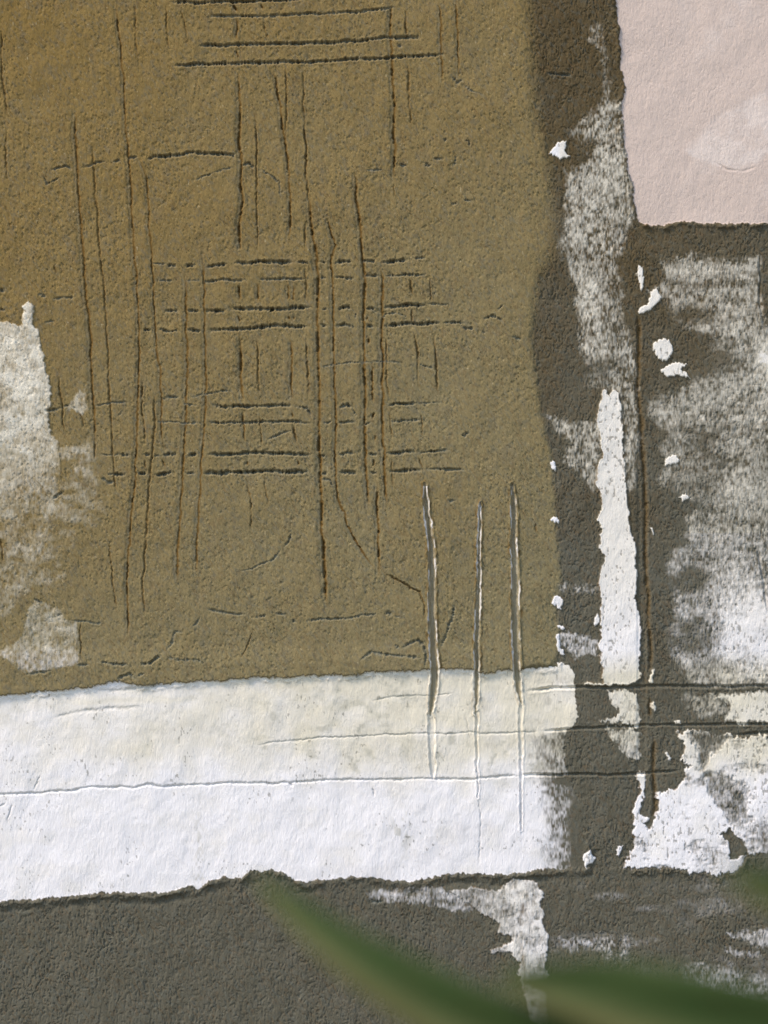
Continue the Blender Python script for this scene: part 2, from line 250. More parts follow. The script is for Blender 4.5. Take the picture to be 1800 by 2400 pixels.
H = [
 (P(0,0,[(1100,15),(1300,20),(1659,5)])+P(1,0,[(200,-5),(600,-25)]),3.6,8),
 (P(0,0,[(1350,100),(1450,110),(1659,108)])+P(1,0,[(200,100),(350,95),(600,85),(750,65),(895,45)]),3,5.5),
 (P(0,0,[(1280,295),(1450,295),(1659,292)])+P(1,0,[(250,290),(500,275),(750,260),(860,245),(1070,240)]),3.6,8.5),
 (P(0,0,[(1100,425),(1300,415),(1659,410)])+P(1,0,[(250,402),(450,400),(700,385),(900,370),(1050,365),(1230,350)]),3.4,7.5),
 (P(0,0,[(270,1130),(310,1200),(400,1150)]),2.2,3.5),(P(0,0,[(330,1110),(430,1080),(480,1105)]),2.4,4.5),
 (P(0,0,[(520,1090),(620,1060),(690,1045)]),2.8,5),(P(0,0,[(740,1045),(770,1040)]),2.6,5),(P(0,0,[(830,1030),(895,1025)]),2.6,4),
 (P(0,0,[(940,1040),(1010,1015),(1150,1015),(1250,990),(1350,1000),(1510,1000),(1522,1035)]),3.6,7.5),
 (P(0,0,[(1240,1180),(1440,1100),(1530,1085)]),2,2.5),(P(0,0,[(1570,1075),(1610,1060),(1640,1092)]),3,6),
 (P(1,0,[(20,1090),(100,1140),(150,1190),(160,1280)]),2.2,4),(P(1,0,[(930,1072),(985,1080)]),3,4.5),(P(1,0,[(1090,1060),(1130,1080)]),3,5),(P(1,0,[(1155,1038),(1205,1033)]),3,4.5),(P(1,0,[(1270,1085),(1290,1075),(1300,1010)]),2.4,3.5),(P(1,0,[(1355,905),(1380,915),(1388,940)]),2.4,6),
 (P(1,0,[(700,1110),(850,1105)]),1.8,2),(P(1,0,[(1270,500),(1300,540),(1340,520)]),3,4),(P(1,0,[(1340,545),(1390,590),(1480,620)]),2,2.5),(P(1,0,[(920,300),(940,310)]),4,4),
 (P(1,0,[(1275,1320),(1300,1318)]),3.4,4.5),(P(1,0,[(1340,1290),(1390,1300)]),2.6,2.5),(P(1,0,[(1220,910),(1240,912)]),3,3.5),
 (P(0,1,[(990,50),(1080,55)]),2,3),(P(0,1,[(1095,58),(1150,66)]),3.4,7),(P(0,1,[(1205,60),(1265,60)]),3.4,7),(P(0,1,[(1330,67),(1480,50)]),3.4,7),(P(0,1,[(1515,50),(1659,42)])+P(1,1,[(250,40)]),3.6,8.5),
 (P(1,1,[(265,40),(345,45)]),3,6),(P(1,1,[(410,42),(455,45)]),3,6),(P(1,1,[(515,47),(560,35),(625,40)]),3.6,8),(P(1,1,[(690,32),(780,36)]),3.4,7.5),(P(1,1,[(810,38),(1000,25)]),3.6,8),(P(1,1,[(1020,20),(1095,15)]),2.6,4),
 (P(0,1,[(1010,155),(1140,160)]),2.4,3.5),(P(0,1,[(1190,160),(1300,160)]),2,2.5),(P(0,1,[(1310,165),(1600,155)]),3,6),(P(1,1,[(0,155),(180,150),(355,145)]),2.8,5),(P(1,1,[(410,142),(460,145)]),2.6,4.5),(P(1,1,[(508,145),(560,135),(645,148)]),3.2,6.5),(P(1,1,[(700,130),(800,130)]),3,5.5),(P(1,1,[(820,130),(1000,125),(1120,118)]),2.4,4),
 (P(0,1,[(1070,350),(1165,357)]),3.2,7),(P(0,1,[(1215,352),(1290,360)]),3.4,7.5),(P(0,1,[(1330,362),(1470,352)]),4.2,9.5),(P(0,1,[(1488,350),(1659,345)])+P(1,1,[(100,345),(360,335)]),4,9),
 (P(1,1,[(440,345),(450,346)]),2.6,5),(P(1,1,[(530,350),(590,328),(625,345)]),3.8,8.5),(P(1,1,[(625,345),(650,380),(655,430)]),2,3.5),(P(1,1,[(718,342),(770,335)]),3.8,8.5),(P(1,1,[(820,332),(1000,320),(1110,315)]),4,9),(P(1,1,[(1110,315),(1250,312)]),2.4,4),(P(1,1,[(750,340),(780,380)]),2,3),
 (P(1,1,[(820,420),(840,375),(900,368),(960,385),(985,410)]),1.8,2.8),
 (P(0,1,[(930,480),(970,480)]),2.8,6),(P(0,1,[(1025,485),(1045,475),(1080,490),(1160,480)]),2.8,6.5),(P(0,1,[(1225,480),(1300,485)]),3.8,9),(P(0,1,[(1350,482),(1659,468)])+P(1,1,[(100,458),(345,452)]),4,9),
 (P(1,1,[(430,448),(462,462)]),3.2,7),(P(1,1,[(520,462),(570,445),(640,460)]),3.6,8),(P(1,1,[(725,455),(762,448)]),3.2,7),(P(1,1,[(820,452),(1000,440),(1200,436)]),3.8,8.5),(P(1,1,[(1200,436),(1370,436)]),2.8,5.5),
 (P(1,1,[(1340,455),(1360,478),(1420,470)]),2.8,5),(P(1,1,[(1450,480),(1480,495),(1500,490)]),2.8,4.5),(P(1,1,[(1470,408),(1530,392),(1585,415),(1600,440)]),3.2,6),(P(1,1,[(1600,315),(1570,350)]),2.6,4.5),(P(2,1,[(0,520),(60,545)]),3,3.5),
 (P(1,1,[(410,720),(600,690),(900,685),(970,690)]),1.8,2),(P(1,1,[(1050,690),(1150,740)]),2.2,3),
 (P(0,1,[(610,975),(650,965),(850,940)]),2.4,3),(P(0,1,[(1050,935),(1090,910),(1170,915)]),2.8,4),(P(0,1,[(1215,925),(1350,888),(1510,872)]),2.4,3.2),(P(0,1,[(1180,960),(1290,970)]),2,2.5),
 (P(0,1,[(1370,962),(1450,978),(1659,970)])+P(1,1,[(180,965),(250,972)]),3.6,8),(P(1,1,[(250,972),(330,985),(370,1050)]),2.6,5),(P(1,1,[(545,985),(590,958),(620,975)]),3.4,7),(P(1,1,[(620,975),(660,1035)]),2,3.5),(P(1,1,[(845,975),(890,965),(1050,955)]),3.2,7),(P(1,1,[(1050,955),(1200,950)]),2,3),
 (P(0,1,[(1000,1075),(1330,1082)]),2,2.8),(P(0,1,[(1340,1078),(1659,1076)])+P(1,1,[(180,1075),(360,1080)]),2.8,5.5),(P(1,1,[(440,1082),(490,1080)]),2,3),(P(1,1,[(535,1082),(600,1072),(640,1078)]),3,6.5),(P(1,1,[(700,1095),(740,1075)]),2.4,4.5),(P(1,1,[(860,1070),(1090,1062)]),2.8,5),
 (P(1,1,[(70,1200),(150,1160),(240,1130)]),2.4,3.5),
 (P(0,1,[(650,1292),(780,1290)]),2,3),(P(0,1,[(780,1292),(840,1295)]),3,6),(P(0,1,[(930,1285),(975,1292)]),3,6.5),(P(0,1,[(1010,1292),(1030,1292)]),2.6,5),(P(0,1,[(1050,1290),(1148,1290)]),3.4,7),(P(0,1,[(1225,1292),(1270,1285)]),3.4,7.5),(P(0,1,[(1340,1290),(1659,1275)])+P(1,1,[(180,1278),(365,1285)]),3.9,9),
 (P(1,1,[(430,1295),(445,1290)]),2.6,5),(P(1,1,[(542,1295),(600,1275),(642,1280)]),3.8,8.5),(P(1,1,[(730,1282),(785,1286)]),3.2,7),(P(1,1,[(840,1280),(1050,1270)]),3.8,8.5),(P(1,1,[(1050,1270),(1250,1262)]),3,6),
 (P(0,1,[(660,1435),(700,1460),(740,1465)]),3,4),(P(0,1,[(700,1418),(820,1415)]),3.2,6.5),(P(0,1,[(895,1412),(950,1416)]),3.2,7),(P(0,1,[(1000,1418),(1120,1405)]),3.6,8),(P(0,1,[(1210,1410),(1262,1410)]),3.4,7),(P(0,1,[(1318,1412),(1659,1396)])+P(1,1,[(180,1396),(345,1402)]),4,9),
 (P(1,1,[(432,1405),(455,1406)]),2.8,6),(P(1,1,[(540,1402),(650,1402)]),3.8,8.5),(P(1,1,[(750,1400),(775,1408)]),3,6.5),(P(1,1,[(850,1396),(1100,1386)]),3.8,8.5),(P(1,1,[(1100,1386),(1370,1386)]),3,5.5),
 (P(1,1,[(425,1460),(440,1445),(480,1455),(500,1500)]),2.6,4.5),
 (P(1,1,[(1340,1150),(1360,1165),(1380,1140)]),3,4),(P(1,1,[(1250,1590),(1290,1590)]),3,3.5),
 (P(0,2,[(1330,630),(1450,650),(1600,670)]),3.2,6),(P(1,2,[(0,690),(70,670)]),2.8,5.5),(P(1,2,[(120,655),(200,660)]),3,5.5),(P(1,2,[(240,700),(255,705)]),3,5),(P(1,2,[(320,698),(450,695),(600,690),(700,668),(800,660)]),2.8,5.5),(P(1,2,[(845,648),(872,662)]),4,8),(P(1,2,[(890,670),(960,680)]),2,2.5),
 (P(0,2,[(500,990),(585,985)]),2.6,4),(P(0,2,[(610,960),(720,980),(850,1002)]),2.8,5),(P(0,2,[(900,985),(970,975),(1060,925)]),3.4,6.5),(P(0,2,[(1070,905),(1120,840),(1140,780),(1195,772)]),2.8,4.5),(P(0,2,[(1250,745),(1275,720),(1295,690)]),2.6,4),(P(0,2,[(1070,935),(1180,960),(1270,955),(1340,980)]),2.4,3.8),(P(0,2,[(760,1085),(800,1070),(850,1052),(885,1092)]),4,8),(P(0,2,[(890,1060),(940,1040)]),3,4),
 (P(0,2,[(220,565),(280,590)]),2.4,4),(P(0,2,[(370,670),(400,665)]),3.4,6),(P(0,2,[(450,700),(505,712),(680,720)]),2.4,4),(P(0,2,[(150,1052),(350,1025)]),2.6,4),
 (P(1,2,[(660,972),(700,940),(750,910),(900,925),(1090,955)]),3,5),(P(1,2,[(940,885),(1000,845),(1050,832),(1085,865),(1100,920),(1092,1010)]),3.6,8),(P(1,2,[(900,862),(928,882)]),3.2,5.5),(P(1,2,[(1290,570),(1270,690),(1230,790),(1200,900)]),3.2,5),(P(1,2,[(230,130),(205,190),(180,225)]),2.8,4.5),(P(1,2,[(170,240),(100,310),(0,360),(-120,390)]),2.2,3),
 (P(0,1,[(340,285),(420,275),(500,265)]),3,4),(P(0,1,[(0,350),(40,350)]),2.8,4),(P(0,1,[(5,225),(20,232)]),4,6),(P(0,1,[(250,240),(300,265)]),2.6,3),(P(0,1,[(300,440),(350,425)]),2.6,3),(P(0,1,[(290,1000),(390,992)]),3.2,5),(P(0,1,[(400,985),(450,970),(500,1000)]),2.4,3),
 (P(0,1,[(350,1580),(380,1540),(420,1525)]),3,5),
 (P(2,0,[(220,470),(290,475),(390,490)]),3.4,6),
 (P(1,3,[(740,860),(780,870),(830,860)]),3.5,6),
]
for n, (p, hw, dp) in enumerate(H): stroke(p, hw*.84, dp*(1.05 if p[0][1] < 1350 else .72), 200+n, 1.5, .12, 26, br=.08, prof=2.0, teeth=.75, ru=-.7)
# long lines ruled across the white band and the mortar
long_lines = [
 (P(2,2,[(80,1162),(250,1142),(500,1137),(850,1130),(1100,1127),(1400,1130),(1659,1125)])+[(2200,1606)],3.4,4.6),
 (P(2,2,[(180,1418),(450,1402),(700,1390),(1000,1380),(1400,1376),(1659,1375)])+[(2200,1697)],2.9,4.3),
 (P(2,2,[(1420,1442),(1500,1440),(1659,1430)])+[(2200,1712)],2.8,4.5),
 (P(2,3,[(40,52),(100,47),(400,45),(700,45),(850,35),(1110,20)]),3,5),
]
for n, (p, hw, dp) in enumerate(long_lines): stroke(p, hw, dp, 400+n, 1.0, 0, 40)
faint = [
 (P(1,2,[(740,1225),(900,1195),(1090,1190),(1300,1175)]),2.4,2.4),
 (P(1,2,[(0,1510),(150,1490),(400,1465),(800,1445),(1090,1432),(1659,1430)])+P(2,2,[(180,1418)]),2.6,3),
 ([(-300,1870)]+P(0,3,[(0,172),(250,160),(450,147),(600,120),(850,125),(960,105),(1100,122),(1300,110),(1450,100),(1659,100)])+P(1,3,[(220,97),(300,87),(600,75),(900,76),(1400,70),(1659,52)])+P(2,3,[(60,48)]),3.4,5),
 (P(1,3,[(1440,190),(1450,300),(1455,420),(1450,640)]),2.2,2.4),
 (P(0,3,[(80,220),(40,360)]),2.2,3),(P(0,3,[(0,250),(40,225)]),2.6,3),(P(0,3,[(270,30),(220,150)]),2,2.5),
 (P(1,3,[(755,130),(765,180)]),2.2,3.5),(P(1,3,[(215,95),(238,112)]),4,7),
 (P(0,2,[(350,1340),(450,1310),(550,1290),(720,1270),(950,1262)]),5,2.5),(P(0,2,[(590,1150),(800,1150),(1100,1120)]),5,2.5),
 (P(2,3,[(65,120),(60,440)]),2.2,3),(P(1,2,[(1350,1300),(1390,1500)]),1.6,2),
]
for n, (p, hw, dp) in enumerate(faint): stroke(p, hw*.75, dp*.75, 500+n, 1.5, .25, 30, br=0, ru=-1)  # thin blue-grey shade painted along each line
seam_pts = [P(2,1,[(820,370),(822,600),(815,900),(840,1060),(845,1250),(858,1400),(868,1659)])+P(2,2,[(865,300),(880,560),(888,760),(898,900),(892,1060)]),
  P(2,2,[(885,1190),(902,1340)]), P(2,2,[(905,1450),(920,1500),(915,1659)])+P(2,3,[(920,100),(930,250),(905,350)])]
for n, p in enumerate(seam_pts): stroke(p, 4.2, 6, 600+n, 1.4, .35, 40, ru=.6)
stroke(P(2,1,[(1600,-10),(1612,150),(1605,300),(1640,460)])+P(2,2,[(1590,200),(1650,620)])[:0], 3, 4, 611, 1.2, .2)
stroke(P(2,2,[(1590,230),(1625,420),(1655,620)]), 3, 4.5, 612, 1.2, .2)
stroke(P(2,0,[(1290,1040),(1400,1102),(1500,1110),(1600,1070)]), 2.6, 1.1, 613, 1.2, .2)
# three deep gouges
def gouge_band(pts):
    """distance to a centre line minus its half width; pts = (x, y, width)"""
    p = np.array(pts, float)
    out = np.full(X.shape, 1e3, np.float32); side = np.zeros(X.shape, np.float32)
    wd = window(p[:, 0].min(), p[:, 0].max(), p[:, 1].min(), p[:, 1].max(), 60)
    x = X[wd]+1.6*vn(X[wd]/5, Y[wd]/8, 131)+1.6*vn(X[wd]/22, Y[wd]/26, 133); y = Y[wd]+3*vn(X[wd]/6, Y[wd]/9, 132)
    best = np.full(x.shape, 1e3); sd = np.zeros(x.shape)
    for k in range(len(p)-1):
        ax, ay, aw = p[k]; bx, by, bw = p[k+1]; dx, dy = bx-ax, by-ay; L = dx*dx+dy*dy
        t = np.clip(((x-ax)*dx+(y-ay)*dy)/L, 0, 1)
        off = x-ax-t*dx
        d = np.hypot(off, y-ay-t*dy)-(aw+t*(bw-aw))/2
        m = d < best; best = np.where(m, d, best); sd = np.where(m, off/((aw+t*(bw-aw))/2+1e-3), sd)
    out[wd] = best; side[wd] = sd
    return out, side
def Gp(c, r, pts): return [(c*600+x*K, r*600+y*K, q*K*.86) for x, y, q in pts]
gouges = [
 Gp(1,1,[(1095,1480,14),(1102,1600,34)])+Gp(1,2,[(1105,0,38),(1125,130,42),(1138,300,50),(1142,600,50),(1145,800,54),(1158,1000,58),(1152,1150,50),(1140,1250,38),(1130,1315,16)]),
 Gp(1,1,[(1455,1600,8)])+Gp(1,2,[(1450,0,18),(1444,150,20),(1442,300,22),(1442,500,26),(1438,700,34),(1432,900,38),(1430,1050,36),(1426,1200,28),(1420,1310,12)]),
 Gp(2,1,[(-2,1480,10),(8,1600,34)])+Gp(2,2,[(12,0,44),(12,200,44),(20,400,50),(22,600,56),(25,800,56),(30,1000,50),(42,1150,40),(58,1235,14)]),
]
trails = [Gp(1,2,[(1132,1310,50),(1140,1450,52),(1145,1640,44)])+Gp(1,3,[(1150,60,20)]), Gp(1,2,[(1430,1300,26),(1430,1450,22),(1430,1640,16)])+Gp(1,3,[(1438,200,8)]), Gp(2,2,[(58,1235,30),(55,1400,28),(60,1640,22)])+Gp(2,3,[(60,400,14)])]
GB = [gouge_band(g) for g in gouges]; TB = [gouge_band(g) for g in trails]

# ------------------------------------------------------------------ fields
grain_v = .7*fbm(X/2.9, Y/8.5, 151, 2)+.4*fbm(X/6, Y/14, 153, 2)          # combed upright
U = (X*.84-Y*.54); Q = (X*.54+Y*.84)
def ticks(u, v, seed, lo=.42, hi=.78): return ss(vn(u, v, seed)+.25*vn(u*2.1, v*1.7, seed+1), lo, hi)
tick_d = np.maximum(ticks(U/4.2, Q/12, 155)*ss(vn(X/70, Y/60, 157), -.7, .2), ticks(U/3.4, Q/8, 158, .5, .8))
XV = X+5*vn(X/23, Y/31, 163)+2.5*vn(X/9, Y/12, 164); YV = Y+6*vn(X/19, Y/27, 165)+3*vn(X/8, Y/10, 166)
tick_v = np.maximum(ticks((XV*.97-YV*.24)/3.7, (YV*.97+XV*.24)/9.5, 159, .4, .85), ticks((XV*.88-YV*.47)/3.6, (YV*.88+XV*.47)/7, 162, .45, .85))
tick_v = np.maximum(tick_v, .8*ticks((XV*.98+YV*.17)/4.4, (YV*.98-XV*.17)/8, 167, .5, .9))
grain_d = .55*fbm(U/3.2, Q/8.5, 161, 2)+.40*fbm(X/5, Y/8, 171, 2)          # slanting trowel grain
lump = fbm(X/45, Y/60, 181, 3); big = fbm(X/260, Y/300, 191, 3)

oS = sdf(olive_poly, 1, 9000)
soft = ss(X, 1150, 1260)                                               # the panel's right edge fades out, its foot is crisp
olive = ss(oS+4*lump*soft, -2-(7+16*ss(-Y, -900, -500))*soft, 2+(7+16*ss(-Y, -900, -500))*soft)
wS = sdf(white_poly, 1, 9000); pS = sdf(pink_poly, 1, 9000)
pink = ss(pS, -1.2, 1.2)
# how much paint covers each place: 1 solid, about .5 worn to the high grains
cov = np.zeros(X.shape, np.float32)
def add(poly, dens, warp=2, soft_=8, hard=False):
    global cov
    s = sdf(poly, warp, 140)
    m = ss(s, -soft_, soft_)*dens
    cov = np.maximum(cov, m); return s
band_cov = .97*np.ones(X.shape)
fade = ss(X+14*lump+8*grain_v, 1255, 1368)*ss(Y, 1812, 1835)           # brushed out at its right end
fade2 = ss(X+10*lump, 1230, 1340)*ss(Y, 1700, 1735)*(1-ss(Y, 1830, 1845))
band_cov -= 1.0*fade+.75*fade2
band_cov -= .07*ss(fbm(X/70, Y/50, 205, 3), .05, .5)*ss(X, 300, 1300)
cov = np.maximum(cov, np.where((wS > 0), band_cov, 0)*ss(wS, -1, 2)*(1-ss(oS, -1, 1)))
def blobs(base, lst):
    out = np.full(X.shape, base, np.float32); wt = np.full(X.shape, .06, np.float32); out *= .06
    for bx, by, rx, ry, v in lst:
        g = np.exp(-((W2X-bx)/rx)**2-((W2Y-by)/ry)**2); out += g*v; wt += g
    return out/wt
RB = [(1620,625,60,26,.60),(1730,615,60,30,.62),(1660,664,120,7,.12),(1640,695,80,18,.38),(1750,690,50,22,.45),(1590,745,50,30,.12),(1745,770,45,45,.62),(1640,768,35,6,.62),(1650,830,50,40,.03),
      (1795,840,18,50,.98),(1720,930,75,45,.56),(1580,955,50,18,.50),(1560,880,30,30,.10),(1650,1020,50,28,.12),(1590,1045,25,30,.34),(1745,1040,50,40,.42),(1750,1160,55,26,.72),(1640,1130,50,40,.20),(1600,1180,40,30,.15),
      (1650,1225,40,25,.50),(1730,1280,60,35,.50),(1580,1318,20,20,.55),(1610,1362,50,20,.08),(1720,1360,35,35,.66),(1620,1420,55,18,.38),(1625,1485,50,35,.12),(1740,1480,55,80,1.0),(1640,1560,60,20,.50),(1760,1590,40,20,.75),(1780,1220,20,60,.35)]
UB = [(1395,200,15,60,.22),(1405,270,22,40,.36),(1440,330,18,45,.52),(1400,380,30,40,.50),(1345,400,30,25,.40),(1350,450,40,35,.66),(1430,440,30,35,.62),(1345,520,30,45,.60),(1410,530,35,45,.50),(1460,520,12,60,.28),(1400,610,50,22,.26),(1380,700,28,50,.76),(1440,740,22,60,.28),
      (1400,810,35,28,.60),(1375,780,25,20,.45),(1400,860,35,22,.18),(1460,850,20,40,.34),(1480,960,18,50,.30),(1490,1030,18,25,.62),(1485,1110,15,30,.45),(1470,720,25,20,.4)]
rblob = blobs(.35, RB); ublob = blobs(.35, UB)
wn = fbm(X/60, Y/34, 211, 4, .6); wn2 = fbm(X/26, Y/16, 221, 3, .6)
add(upper_worn, ublob+.10*wn+.12*wn2, 2, 14)
add(P(2,0,[(480,300),(510,180),(570,140),(600,260),(640,420),(650,600),(560,700),(600,500),(560,330)]), .22+.25*wn2, 2, 12)
add(drip_smear, .45+.22*wn2, 2, 12); add(smear_b, .52+.2*wn2, 2, 8); add(smear_c, .3+.2*wn2, 2, 10)
dS = add(drip_poly, .97, 1, 1.5); add(drip2, .90+.15*wn2, 2, 3); add(drip3, .72+.25*wn2, 2, 4)
rdens = rblob+.10*wn+.10*wn2
add(right_worn, rdens, 2, 14)
add(right_solid2, .85, 2, 18)
add(mid_worn, .45+.25*wn2, 2, 12); add(mid_solid, .93+.15*wn, 2, 6)
lwS = sdf(lower_white, 2, 200)
lw = .97-.2*ss(wn, .1, .6)-.35*ss(X, 1715, 1800)*ss(Y, 1890, 1960)
for hp, k, so in ((hole_a, 1, 1.5), (hole_b, .62, 14), (hole_c, .8, 12)):
    lw = lw-k*ss(sdf(hp, 2 if k < 1 else 1, 100), -so, so)
cov = np.maximum(cov, ss(lwS, -2, 2)*lw)
ldS = sdf(lower_drip, 1, 200)
cov = np.maximum(cov, ss(ldS, -2, 2)*(.86-.35*ss(-X, -1215, -1150)+.2*wn2))
cov = np.maximum(cov, ss(sdf(pale_e, 2, 80), -8, 12)*(.38+.25*wn2))
add([(1290,2075),(1900,2040),(1900,2500),(1290,2500)], .09+.16*fbm(X/90, Y/30, 261, 3), 2, 30)
add(pale_a, .50+.2*wn2, 2, 8); add(pale_b, .42+.2*wn2, 2, 8); add(pale_c, .34+.3*wn2+.12*wn, 2, 26); add(pale_d, .25+.2*wn2, 2, 20)
lS = sdf(left_worn, 2 if False else 1, 200)
ldn = .78-.46*ss(Y, 960, 1260)-.10*ss(-Y, -820, -740)+.30*wn+.12*wn2-.10*ss(-X, -25, 20)*ss(Y, 950, 1050)
left = ss(lS, -2, 3+26*ss(Y, 1000, 1250))*ldn
cov = np.maximum(cov, left)
haze_l = ss(sdf(left_haze, 2, 120), -16, 24)*(.27+.25*wn2+.15*wn-.12*ss(-X, -260, -100))
cov = np.maximum(cov, haze_l)
cov = np.maximum(cov, ss(sdf(left_fan, 2, 60), -3, 8)*(.55+.2*wn2))
ll = sdf(left_low, 1, 80)
cov = np.maximum(cov, ss(ll, -3, 8)*(.46+.2*wn2+.22*np.exp(-((Y-1527-9*lump)/7)**2)*ss(wn2, -.4, .3)))
chipS = [sdf(c, 1, 30) for c, _ in chips]
for (c, kind), s in zip(chips, chipS): cov = np.maximum(cov, ss(s, -1, 1)*(.97 if kind == 'white' else 0))
# lines and gouges scrape the paint away
cov = np.clip(cov, 0, 1)
speck = .5+.5*(.95*vn(X/2.9, Y/8, 231)+.55*fbm(X/6, Y/9, 241, 2)+.25*grain_v)
solid = ss(cov, .86, .97)
smear = np.where(X > 1500, fbm(X/95+.25*lump, Y/17, 235, 4, .6), fbm(X/30, Y/42, 238, 4, .6))
mid = ss(cov, .05, .35)*(1-ss(cov, .82, .95))
paint = cov*1.02+mid*(.30*smear+.26*vn(X/9, Y/11, 236)-.66*(speck-.5)*(1-.45*(X < 420)+.45*((X > 1290)*(X < 1500)))-.04)
paint = np.clip(paint, 0, 1)*(.73+.25*ss(cov, .62, .92)+.02*solid)
paint *= ss(cov, .06, .22)
paint = np.maximum(paint, solid*(.90+.10*paint))
# small bare pits in solid paint
pit = ss(fbm(X/5, Y/9, 251, 2)+.14*(X > 1370), .50, .68)*ss(fbm(X/60, Y/60, 255, 2)+.35*(X > 1370), .0, .35)
paint = paint*(1-.55*pit)
deep = np.minimum.reduce([g[0] for g in GB])
paint = np.where(groove > 3.5, paint*(1-.8*ss(groove, 3.5, 7)*(X > 1225)*(Y > 1580)), paint)
paint *= (1-pink)

# ---- heights, in grid units
hgt = 2.0*lump*(1-.4*pink)+3.0*big+1.6*fbm(U/26, Q/130, 175, 2)*olive+.9*fbm(U/11, Q/46, 177, 2)*olive
white_in = ss(wS, -1, 2)*(1-ss(oS, -1, 1))
gr = np.where(olive > .5, .75*grain_d+.30*grain_v-1.05*tick_d, .70*grain_v+.40*grain_d-1.45*tick_v*(1-paint))
hgt += gr*(1.0-.66*np.maximum(white_in, solid)-.80*pink)*(.75+.35*ss(vn(X/120, Y/110, 173), -.6, .6))*1.30
hgt += 4.5*olive*ss(-X-12*lump, -1330, -1200)+4.0*olive*ss(Y, 1500, 1560)
hgt += -1.5*pink
def bead(s, wdt, amp, seed, msk):
    n = np.clip(.75+1.3*fbm(X/22, Y/22, seed, 3), 0.05, 2)
    return amp*n*np.exp(-((s+wdt)/(wdt*.85))**2)*msk
hgt += bead(pS, 6+2.5*vn(X/35, Y/35, 303), 4.4, 301, (1-pink))                                    # mortar squeezed up along the pink panel
hgt += bead(wS, 7+3*vn(X/40, Y/40, 313), 4.6, 311, (Y > 1950)*(1-white_in))                   # and along the foot of the white band
hgt += bead(lwS, 6, 4, 321, (Y > 2010)*(1-ss(lwS, -1, 1)))
hgt -= 2.5*np.exp(-((wS+24+5*lump)/7)**2)*(Y > 1990)*ss(fbm(X/50, Y/40, 331, 2), -.5, .3)
hgt += 3.0*white_in*np.exp(-((oS+7)/5)**2)*np.clip(.5+fbm(X/16, Y/16, 341, 2), 0, 1.5)*(Y > 1500)
hgt += 2.2*ss(dS, -1.5, 2.5)+1.5*np.exp(-(dS/3)**2)
hgt += 2.0*ss(ldS, -1.5, 2.5)
hgt += 2.2*ss(lwS, -1.5, 2.5)*(ss(cov, .6, .9))
for s in chipS: hgt += 1.9*ss(s, -1.5, 2.5)
hgt += .9*paint*(1-white_in)
hgt += 2.2*ss(lS, -1.5, 2)*(1-ss(Y, 1000, 1200))
hgt += 1.5*ss(sdf(left_chip, 1, 30), -1.5, 2)
hgt += -2.2*ss(X, 1490, 1497)*(1-ss(X, 1512, 1518))*ss(Y, 980, 1100)*(1-ss(Y, 1850, 1900))
lineskip = np.minimum(1, groove/3)
hgt = hgt*1.0-groove*1.05+burr*(1-lineskip)
gpart = []
smear_white = np.zeros(X.shape, np.float32)
for (b, sd) in GB:
    ins = ss(-b, -1.5, 6)
    prof = 5.5*ins*(1.0+.08*vn(X/3, Y/90, 351))
    hgt = hgt*(1-.75*ins)-prof
    hgt += 3.6*np.exp(-((b-2.6)/2.4)**2)*(.7+.6*vn(X/6, Y/13, 361))
    smear_white = np.maximum(smear_white, np.exp(-((b-.3)/1.7)**2)*(ss(vn(X/5, Y/24, 371+int(b.min()*7) % 9), -.35, .25)))
    gpart.append(b < .2)
for (b, sd) in TB:
    ins = ss(-b, -1, 2.5)
    hgt = hgt*(1-.7*ins)-2.4*ins+1.2*np.exp(-((b-2)/2)**2)
    paint = np.maximum(paint, .95*ins*(white_in > .5))
ginside = ss(-deep, -.5, 1.5)
paint = paint*(1-ginside)+ginside*(.20+.12*vn(X/2.5, Y/60, 381))
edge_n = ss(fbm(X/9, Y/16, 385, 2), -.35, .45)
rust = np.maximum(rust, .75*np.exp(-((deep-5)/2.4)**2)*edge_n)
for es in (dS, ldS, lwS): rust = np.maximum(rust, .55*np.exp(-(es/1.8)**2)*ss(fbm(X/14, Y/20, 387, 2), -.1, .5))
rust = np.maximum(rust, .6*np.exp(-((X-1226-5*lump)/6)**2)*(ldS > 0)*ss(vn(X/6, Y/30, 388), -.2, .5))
paint = np.clip(np.maximum(paint, smear_white*.85*(Y > 1140)*(deep < 3.5)), 0, 1)
olive = np.maximum(olive, ginside)

# ---- colour fields
left_area = ss(-X, -700, -560)
cream = np.clip(.95*ss(-Y-30*lump, -1880, -1720)*ss(Y, 1500, 1600)*(.40+.60*ss(X+250*big, 100, 800))+.35*fbm(X/55, Y/40, 401, 3)*ss(Y, 1500, 1600)+.9*left_area*ss(-Y, -1560, -1500), 0, 1)
cream = np.maximum(cream, .75*np.exp(-((Y-1648-(-.02*X)-5*lump)/16)**2)*ss(-X, -620, -420)*ss(X, 40, 200))
cream = np.maximum(cream, .55*ss(X, 1215, 1235)*(1-ss(X, 1345, 1360))*ss(Y, 1545, 1555)*(1-ss(Y, 1800, 1860)))
cream = np.maximum(cream, .55*ss(right_w := cov*0+ss(X, 1300, 1320)*(1-ss(Y, 1200, 1700)), 0, 1))
cream = np.maximum(cream, ginside); cream = np.maximum(cream, .6*(ldS > 0)*(.6+.5*lump)); cream = np.maximum(cream, .85*((X > 1290)*(Y < 1250)*(cov < .9)))
warm = np.clip(.98-.60*(Y/1500)-.38*(X/1250)+.16*big+.06*lump, 0, .95)
ochre = np.exp(-((X-(1235))/45)**2)*ss(Y, 900, 1100)*.25
